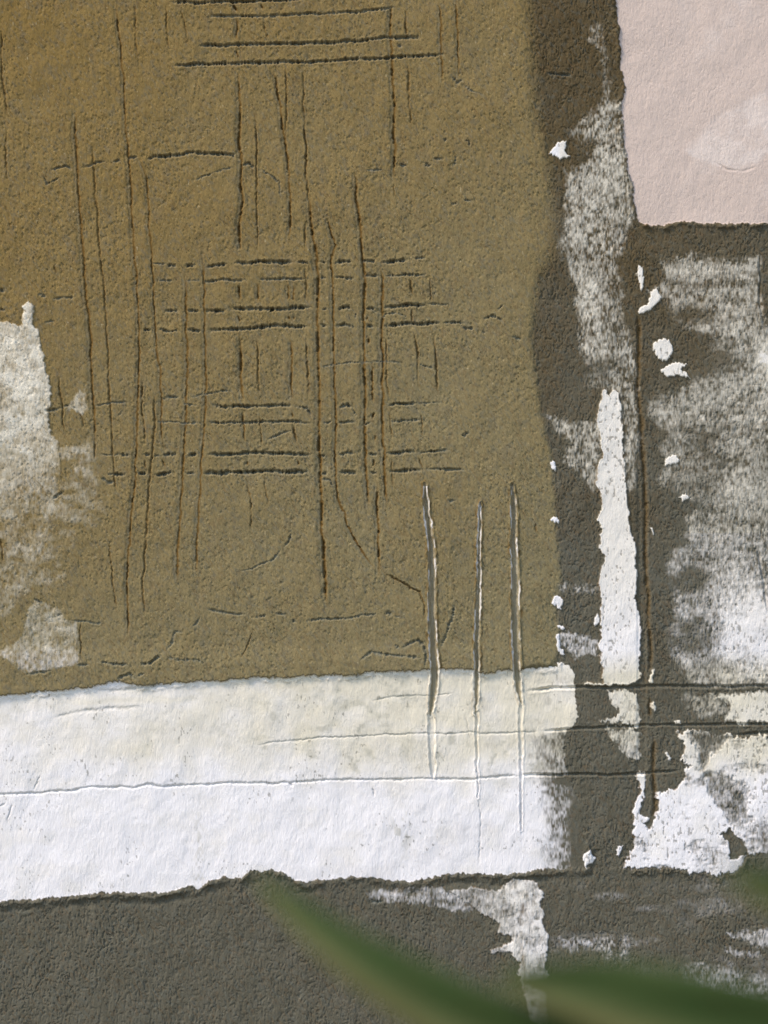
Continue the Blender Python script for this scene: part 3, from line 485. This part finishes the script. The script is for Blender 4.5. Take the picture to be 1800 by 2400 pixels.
stain = np.clip(ss(fbm(X/38, Y/30, 411, 4, .6), .15, .7)*white_in*(ss(X, 250, 1000)*.5+.2)*(1-.9*ss(Y+25*lump, 1790, 1850))+.6*np.exp(-(((X-945)/26)**2+((Y-1945)/45)**2))*ss(vn(X/8, Y/15, 421), -.1, .3)+.4*np.exp(-((X-465)/14)**2)*ss(Y, 1790, 2000)*white_in*ss(vn(X/5, Y/9, 431), -.2, .6), 0, 1)
stain = np.maximum(stain, (.12+.45*ss(Y, 900, 1150))*left_area*ss(-Y, -1560, -1500)*np.clip(.6+.8*fbm(X/50, Y/36, 445, 3), 0, 1))
stain = np.maximum(stain, .35*pink*ss(fbm(X/90, Y/70, 441, 3), .0, .5))
bright_pink = sdf(P(2,0,[(1085,985),(1180,880),(1300,740),(1659,560)])+[(2400, 200), (2400, 360)]+P(2,0,[(1659,1010),(1600,1070),(1540,1112),(1400,1098),(1210,1040)]), 1, 200)
pale_pink = pink*np.clip((.45+.75*ss(fbm(X/34, Y/26, 455, 4, .65), -.35, .35))*(X > 0)*ss(bright_pink, -2, 16)*(.95-.5*ss(bright_pink, 40, 170))+.45*ss(fbm(X/70, Y/90, 451, 4, .6), .05, .6)*ss(X, 1500, 1700), 0, 1)
soil = np.clip(1.05-Y/1500+.35*fbm(X/90, Y/120, 461, 3)-.25*ss(X, 1480, 1800), 0, 1)

# ------------------------------------------------------------------ which part each face belongs to
def fc(a): return .25*(a[:-1, :-1]+a[1:, :-1]+a[:-1, 1:]+a[1:, 1:])
part = np.zeros((NY-1, NX-1), np.int32)
names = ['mortar']
def claim(name, mask):
    names.append(name); part[mask] = len(names)-1
Yc = fc(Y)
claim('olive_panel', fc(olive) > .5)
claim('white_band', (fc(wS) > 0) & (fc(oS) < 0))
claim('pink_panel', fc(pS) > 0)
claim('limewash_patch', (fc(lS) > 0) & (fc(cov) > .45))
claim('limewash_patch', (fc(ll) > 0))
base = part.copy()
uW = fc(sdf(upper_worn, 2, 40)); claim('worn_paint', (uW > 0) & (fc(cov) > .25) & (base == 0))
rW = fc(np.maximum(sdf(right_worn, 2, 40), sdf(right_solid, 2, 40))); claim('worn_paint', (rW > 0) & (fc(cov) > .25) & (base == 0))
claim('worn_paint', (fc(np.maximum(sdf(mid_solid, 2, 30), sdf(mid_worn, 2, 30))) > 0) & (fc(cov) > .25) & (base == 0))
claim('paint_patch', (fc(lwS) > 0) & (fc(cov) > .4) & (base == 0))
claim('paint_drip', (fc(dS) > 0) & (base != 2))
claim('paint_drip', (fc(sdf(drip2, 2, 30)) > 0) & (base != 2))
claim('paint_drip', (fc(sdf(drip3, 2, 30)) > 0) & (base != 2))
claim('paint_drip', fc(ldS) > 0)
for (c, kind), s in zip(chips, chipS): claim('paint_chip', fc(s) > 0)
for m in gpart: claim('gouge', fc(m.astype(np.float32)) > .5)

# ------------------------------------------------------------------ materials
def ramp(nt, a, b, fac, loc=None):
    n = nt.nodes.new('ShaderNodeMix'); n.data_type = 'RGBA'
    for s, v in ((6, a), (7, b)):
        if isinstance(v, tuple): n.inputs[s].default_value = (*v, 1)
        else: nt.links.new(v, n.inputs[s])
    if isinstance(fac, float): n.inputs[0].default_value = fac
    else: nt.links.new(fac, n.inputs[0])
    return n.outputs[2]
def noise(nt, scale, detail=4, rough=.6, stretch=(1, 1, 1), lo=.3, hi=.7):
    tc = nt.nodes.new('ShaderNodeTexCoord'); mp = nt.nodes.new('ShaderNodeMapping'); mp.inputs[3].default_value = stretch
    nt.links.new(tc.outputs['Object'], mp.inputs[0])
    n = nt.nodes.new('ShaderNodeTexNoise'); n.inputs['Scale'].default_value = scale; n.inputs['Detail'].default_value = detail; n.inputs['Roughness'].default_value = rough
    nt.links.new(mp.outputs[0], n.inputs['Vector'])
    r = nt.nodes.new('ShaderNodeMapRange'); r.inputs[1].default_value = lo; r.inputs[2].default_value = hi
    nt.links.new(n.outputs[0], r.inputs[0])
    return r.outputs[0]
def attr(nt, name):
    n = nt.nodes.new('ShaderNodeAttribute'); n.attribute_name = name; return n.outputs['Fac']
def math2(nt, op, a, b):
    n = nt.nodes.new('ShaderNodeMath'); n.operation = op
    for s, v in ((0, a), (1, b)):
        if isinstance(v, (int, float)): n.inputs[s].default_value = v
        else: nt.links.new(v, n.inputs[s])
    return n.outputs[0]
COL = dict(mortar_a=(.094, .086, .058), mortar_b=(.134, .124, .090), soil_a=(.074, .052, .021), soil_b=(.112, .082, .038), ochre=(.226, .146, .040), khaki=(.232, .192, .098),
           cool=(.885, .855, .850), cream=(.76, .70, .56), tan=(.36, .28, .17), pink=(.635, .512, .437), palepink=(.72, .61, .54), stain=(.46, .44, .35))
def plaster(name, rough=.9):
    m = bpy.data.materials.new(name); m.use_nodes = True; t = m.node_tree
    b = t.nodes['Principled BSDF']; b.inputs['Roughness'].default_value = rough
    b.inputs['Specular IOR Level'].default_value = .25
    mort = ramp(t, COL['mortar_a'], COL['mortar_b'], noise(t, 90, 6, .7, (1, 1, .45)))
    mort = ramp(t, mort, ramp(t, COL['soil_a'], COL['soil_b'], noise(t, 110, 6, .7, (1, 1, .45))), attr(t, 'soil'))
    oc = ramp(t, COL['khaki'], COL['ochre'], attr(t, 'warm'))
    oc = ramp(t, oc, (.13, .115, .085), math2(t, 'MULTIPLY', noise(t, 120, 5, .75, (1, 1, .5), .5, .8), .5))
    c = ramp(t, mort, oc, attr(t, 'olive'))
    c = ramp(t, c, (.13, .068, .022), math2(t, 'MULTIPLY', attr(t, 'grit_b'), .22))
    c = ramp(t, c, (.095, .115, .105), math2(t, 'MULTIPLY', attr(t, 'grit_g'), .24))
    c = ramp(t, c, (.42, .34, .20), math2(t, 'MULTIPLY', attr(t, 'fleck'), .8))
    pk = ramp(t, COL['pink'], COL['palepink'], attr(t, 'palepink'))
    pk = ramp(t, pk, (.46, .39, .35), math2(t, 'MULTIPLY', noise(t, 240, 4, .7, (1, 1, .4), .5, .8), .45))
    c = ramp(t, c, pk, attr(t, 'pink'))
    pw = ramp(t, COL['cool'], COL['cream'], attr(t, 'cream'))
    pw = ramp(t, pw, (.70, .67, .60), math2(t, 'MULTIPLY', noise(t, 260, 4, .75, (1, 1, .35), .55, .8), .4))
    pw = ramp(t, pw, COL['stain'], attr(t, 'stain'))
    c = ramp(t, c, pw, attr(t, 'paint'))
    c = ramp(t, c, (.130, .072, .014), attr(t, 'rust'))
    c = ramp(t, c, (.145, .165, .145), math2(t, 'MULTIPLY', attr(t, 'groove_shade'), .8))  # painted shade of the cuts
    t.links.new(c, b.inputs['Base Color'])
    bp = t.nodes.new('ShaderNodeBump'); bp.inputs['Strength'].default_value = .6; bp.inputs['Distance'].default_value = .0006
    t.links.new(noise(t, 560, 5, .75, (1, 1, .42), .2, .8), bp.inputs['Height']); t.links.new(bp.outputs[0], b.inputs['Normal'])
    return m
MATS = {n: plaster(n+'_plaster') for n in ('mortar', 'olive_panel', 'white_band', 'pink_panel', 'limewash_patch', 'worn_paint', 'paint_patch', 'paint_drip', 'paint_chip', 'gouge')}

def tag(o, label=None, cat=None, group=None, kind=None):
    for k, v in (('label', label), ('category', cat), ('group', group), ('kind', kind)):
        if v: o[k] = v
def empty(name, loc):
    o = bpy.data.objects.new(name, None); C.collection.objects.link(o); o.location = loc; o.empty_display_size = .1
    return o

# ------------------------------------------------------------------ the wall
wall = empty('plastered_wall', (0, 0, 0))
tag(wall, 'weathered plaster wall with a scratched olive panel, white band and pink corner', 'wall')
co = np.empty((NY, NX, 3), np.float32)
co[..., 0] = (X-900)*S; co[..., 1] = -hgt*S; co[..., 2] = ZC+(1200-Y)*S
dzx = np.gradient(-hgt, axis=1)/np.gradient(X, axis=1); dzy = np.gradient(-hgt, axis=0)/np.gradient(Y, axis=0)
nrm = np.stack([dzx, -np.ones_like(dzx), -dzy], -1); nrm /= np.linalg.norm(nrm, axis=-1, keepdims=True)
fields = dict(paint=paint, olive=olive, pink=pink, cream=cream, warm=warm, stain=stain, palepink=pale_pink, soil=soil, grit_b=ticks((U+900)/3.6, Q/10, 471, .3, .7), grit_g=ticks((U-700)/4.2, Q/9, 481, .3, .7), fleck=ss(vn(X/2.6, Y/4.5, 491), .90, .97)*(olive > .5), rust=rust*(1-.6*white_in), groove_shade=groove_shade*(1-.62*np.maximum(white_in, solid)))
vid = np.arange(NY*NX).reshape(NY, NX)
quads = np.stack([vid[:-1, :-1], vid[1:, :-1], vid[1:, 1:], vid[:-1, 1:]], -1)
def build_part(name, mask):
    q = quads[mask]
    if len(q) == 0: return
    u, inv = np.unique(q, return_inverse=True); inv = inv.reshape(-1)
    me = bpy.data.meshes.new(name)
    me.vertices.add(len(u)); me.vertices.foreach_set('co', co.reshape(-1, 3)[u].ravel())
    me.loops.add(len(inv)); me.loops.foreach_set('vertex_index', inv.astype(np.int32))
    me.polygons.add(len(q)); me.polygons.foreach_set('loop_start', np.arange(0, len(inv), 4, dtype=np.int32))
    me.polygons.foreach_set('loop_total', np.full(len(q), 4, np.int32))
    me.update(calc_edges=True)
    me.polygons.foreach_set('use_smooth', np.ones(len(q), bool))
    for k, f in fields.items():
        at = me.attributes.new(k, 'FLOAT', 'POINT'); at.data.foreach_set('value', np.clip(f, 0, 1).astype(np.float32).ravel()[u])
    me.normals_split_custom_set_from_vertices(nrm.reshape(-1, 3)[u].astype(float).tolist() if len(u) < 0 else nrm.reshape(-1, 3)[u])
    me.materials.append(MATS[name]); me.update()
    o = bpy.data.objects.new(name, me); C.collection.objects.link(o); o.parent = wall
    return o
for k, n in enumerate(names):
    build_part(n, part == k)
# the masonry behind the coats
def box(name, lo, hi, mat, parent=None):
    x0, y0, z0 = lo; x1, y1, z1 = hi
    vs = [(x, y, z) for x in (x0, x1) for y in (y0, y1) for z in (z0, z1)]
    fs = [(0,1,3,2),(4,6,7,5),(0,4,5,1),(2,3,7,6),(0,2,6,4),(1,5,7,3)]
    me = bpy.data.meshes.new(name); me.from_pydata(vs, [], fs); me.materials.append(mat); me.update()
    o = bpy.data.objects.new(name, me); C.collection.objects.link(o); o.parent = parent
    return o
core_mat = bpy.data.materials.new('masonry'); core_mat.use_nodes = True
t = core_mat.node_tree; t.links.new(ramp(t, (.16, .14, .11), (.24, .21, .17), noise(t, 14)), t.nodes['Principled BSDF'].inputs['Base Color'])
box('masonry', (co[..., 0].min(), .012, 0), (co[..., 0].max(), .26, float(co[..., 2].max())), core_mat, wall)

# ------------------------------------------------------------------ ground
gm = bpy.data.materials.new('gravelly_soil'); gm.use_nodes = True; t = gm.node_tree
t.links.new(ramp(t, (.13, .12, .09), (.24, .22, .17), noise(t, 40, 8, .7)), t.nodes['Principled BSDF'].inputs['Base Color'])
t.nodes['Principled BSDF'].inputs['Roughness'].default_value = .95
me = bpy.data.meshes.new('ground'); me.from_pydata([(-400, -400, 0), (400, -400, 0), (400, 400, 0), (-400, 400, 0)], [], [(0, 1, 2, 3)]); me.materials.append(gm)
g = bpy.data.objects.new('ground', me); C.collection.objects.link(g); tag(g, kind='structure')

# ------------------------------------------------------------------ the plants in front
def leaf_material():
    m = bpy.data.materials.new('leaf'); m.use_nodes = True; t = m.node_tree; b = t.nodes['Principled BSDF']
    c = ramp(t, (.034, .064, .014), (.128, .120, .042), attr(t, 'margin'))  # second colour stands for light on one half of the blade
    c = ramp(t, c, (.05, .06, .015), math2(t, 'MULTIPLY', noise(t, 60, 4, .6, (1, 1, 1)), .4))
    t.links.new(c, b.inputs['Base Color']); b.inputs['Roughness'].default_value = .62; b.inputs['Specular IOR Level'].default_value = .25
    return m
LEAF = leaf_material()
def leaf(parent, pts, width, fold=.25, lean=0.0, name='leaf'):
    """a long pointed blade from its base to its tip, folded along the midrib and 0.6 mm thick"""
    n = 26; m = 6
    P0 = [Vector(p) for p in pts]
    def cr(t):
        f = t*(len(P0)-1); i = min(int(f), len(P0)-2); u = f-i
        a = P0[max(i-1, 0)]; b = P0[i]; c = P0[i+1]; d = P0[min(i+2, len(P0)-1)]
        return .5*((2*b)+(c-a)*u+(2*a-5*b+4*c-d)*u*u+(-a+3*b-3*c+d)*u**3)
    vs = []; lit_half = []; off = Vector(parent.location)
    for layer in (0, 1):
        for i in range(n+1):
            t = i/n; p = cr(t); tg = (cr(min(t+.01, 1))-cr(max(t-.01, 0))).normalized()
            side = tg.cross(Vector((0, -1, 0))).normalized()
            side = (side+Vector((0, lean, 0))).normalized(); up = side.cross(tg).normalized()
            wv = width*(.35+.65*min(1, t/.35))*(1-max(0, (t-.45)/.55)**2.2)+.0003
            for j in range(m+1):
                s = j/m*2-1
                q = p+side*(s*wv)+up*(abs(s)*fold*wv)+up*(.0006*layer)+up*.0006*math.sin(t*19+s*4)
                vs.append(q-off); lit_half.append(max(0, min(1, (-s+.0)*1.3)))  # one half of the blade painted lighter, as if lit
    fs = []; L = (n+1)*(m+1)
    for i in range(n):
        for j in range(m):
            a = i*(m+1)+j; b = a+1; c = a+m+2; d = a+m+1
            fs += [(a, b, c, d), (L+d, L+c, L+b, L+a)]
    for i in range(n):
        a = i*(m+1); d = a+m+1; fs.append((a, d, L+d, L+a)); a += m; d += m; fs.append((d, a, L+a, L+d))
    for j in range(m):
        fs.append((j+1, j, L+j, L+j+1)); a = n*(m+1)+j; fs.append((a, a+1, L+a+1, L+a))
    me = bpy.data.meshes.new(name); me.from_pydata([tuple(v) for v in vs], [], fs); me.materials.append(LEAF)
    at = me.attributes.new('margin', 'FLOAT', 'POINT'); at.data.foreach_set('value', np.array(lit_half, np.float32))  # carries the painted light on that half, not a leaf edge
    me.polygons.foreach_set('use_smooth', np.ones(len(fs), bool)); me.update()
    o = bpy.data.objects.new(name, me); C.collection.objects.link(o); o.parent = parent
    return o
bark = bpy.data.materials.new('bark'); bark.use_nodes = True; t = bark.node_tree
t.links.new(ramp(t, (.07, .05, .03), (.18, .14, .09), noise(t, 60, 5, .7, (1, 1, .3))), t.nodes['Principled BSDF'].inputs['Base Color'])
def trunk(parent, h, r):
    rnd = random.Random(5); vs = []; fs = []; n = 14; m = 22
    for i in range(m+1):
        for j in range(n):
            a = j/n*math.tau; rr = r*(1.25-.5*i/m)*(1+.10*math.sin(i*2.4)+.06*rnd.uniform(-1, 1))
            vs.append((rr*math.cos(a), rr*math.sin(a), h*i/m))
    for i in range(m):
        for j in range(n): fs.append((i*n+j, i*n+(j+1) % n, (i+1)*n+(j+1) % n, (i+1)*n+j))
    fs.append(tuple(range(m*n, m*n+n)))
    me = bpy.data.meshes.new('trunk'); me.from_pydata(vs, [], fs); me.materials.append(bark); me.polygons.foreach_set('use_smooth', np.ones(len(fs), bool)); me.update()
    o = bpy.data.objects.new('trunk', me); C.collection.objects.link(o); o.parent = parent
YL = -(D-.96)
pr = empty('yucca_plant', (.27, YL, 0)); tag(pr, 'green plant with long blurred blades reaching in from the lower right', 'plant')
trunk(pr, .66, .022)
heart = (.27, YL, .66)
leaf(pr, [heart, (.19, YL-.01, .735), (.105, YL, .762), (.045, YL, .782), (-.012, YL+.005, .812), (-.056, YL+.02, .843)], .0165)
leaf(pr, [heart, (.24, YL-.02, .735), (.18, YL-.02, .774), (.128, YL-.02, .790), (.085, YL-.015, .801), (.046, YL-.01, .806)], .0215)
leaf(pr, [heart, (.27, YL-.05, .76), (.225, YL-.07, .822), (.175, YL-.08, .846), (.130, YL-.08, .861)], .019)
rnd = random.Random(3)
for k in range(22):
    az = rnd.uniform(-1.1, 3.6) if k < 14 else rnd.uniform(-1.2, .9); L = rnd.uniform(.16, .27); dr = rnd.uniform(.02, .10)
    dx, dy = math.cos(az), math.sin(az)*.8
    if dx < -.1: L *= .4
    el = rnd.uniform(-.1, .5)
    p1 = Vector(heart)+Vector((dx*L*.4, dy*L*.4, L*.4*el+.02)); p2 = Vector(heart)+Vector((dx*L*.75, dy*L*.75, L*.7*el)); p3 = Vector(heart)+Vector((dx*L, dy*L, L*.8*el-dr))
    leaf(pr, [heart, p1, p2, p3], rnd.uniform(.008, .012))
pl = empty('yucca_plant', (-.40, YL, 0)); tag(pl, 'green plant of which one faint blurred leaf tip shows in the lower left corner', 'plant')
trunk(pl, .58, .02); heart = (-.40, YL, .58)
leaf(pl, [heart, (-.33, YL, .71), (-.25, YL, .765), (-.165, YL, .781)], .009)
for k in range(14):
    az = rnd.uniform(1.6, 4.9); L = rnd.uniform(.16, .26); dx, dy = math.cos(az), math.sin(az)*.8; el = rnd.uniform(-.2, .5)
    p1 = Vector(heart)+Vector((dx*L*.4, dy*L*.4, L*.4*el+.02)); p2 = Vector(heart)+Vector((dx*L*.75, dy*L*.75, L*.7*el)); p3 = Vector(heart)+Vector((dx*L, dy*L, L*.8*el-.05))
    leaf(pl, [heart, p1, p2, p3], rnd.uniform(.008, .011))
print('PARTS', len(names), 'GRID', NX, NY)
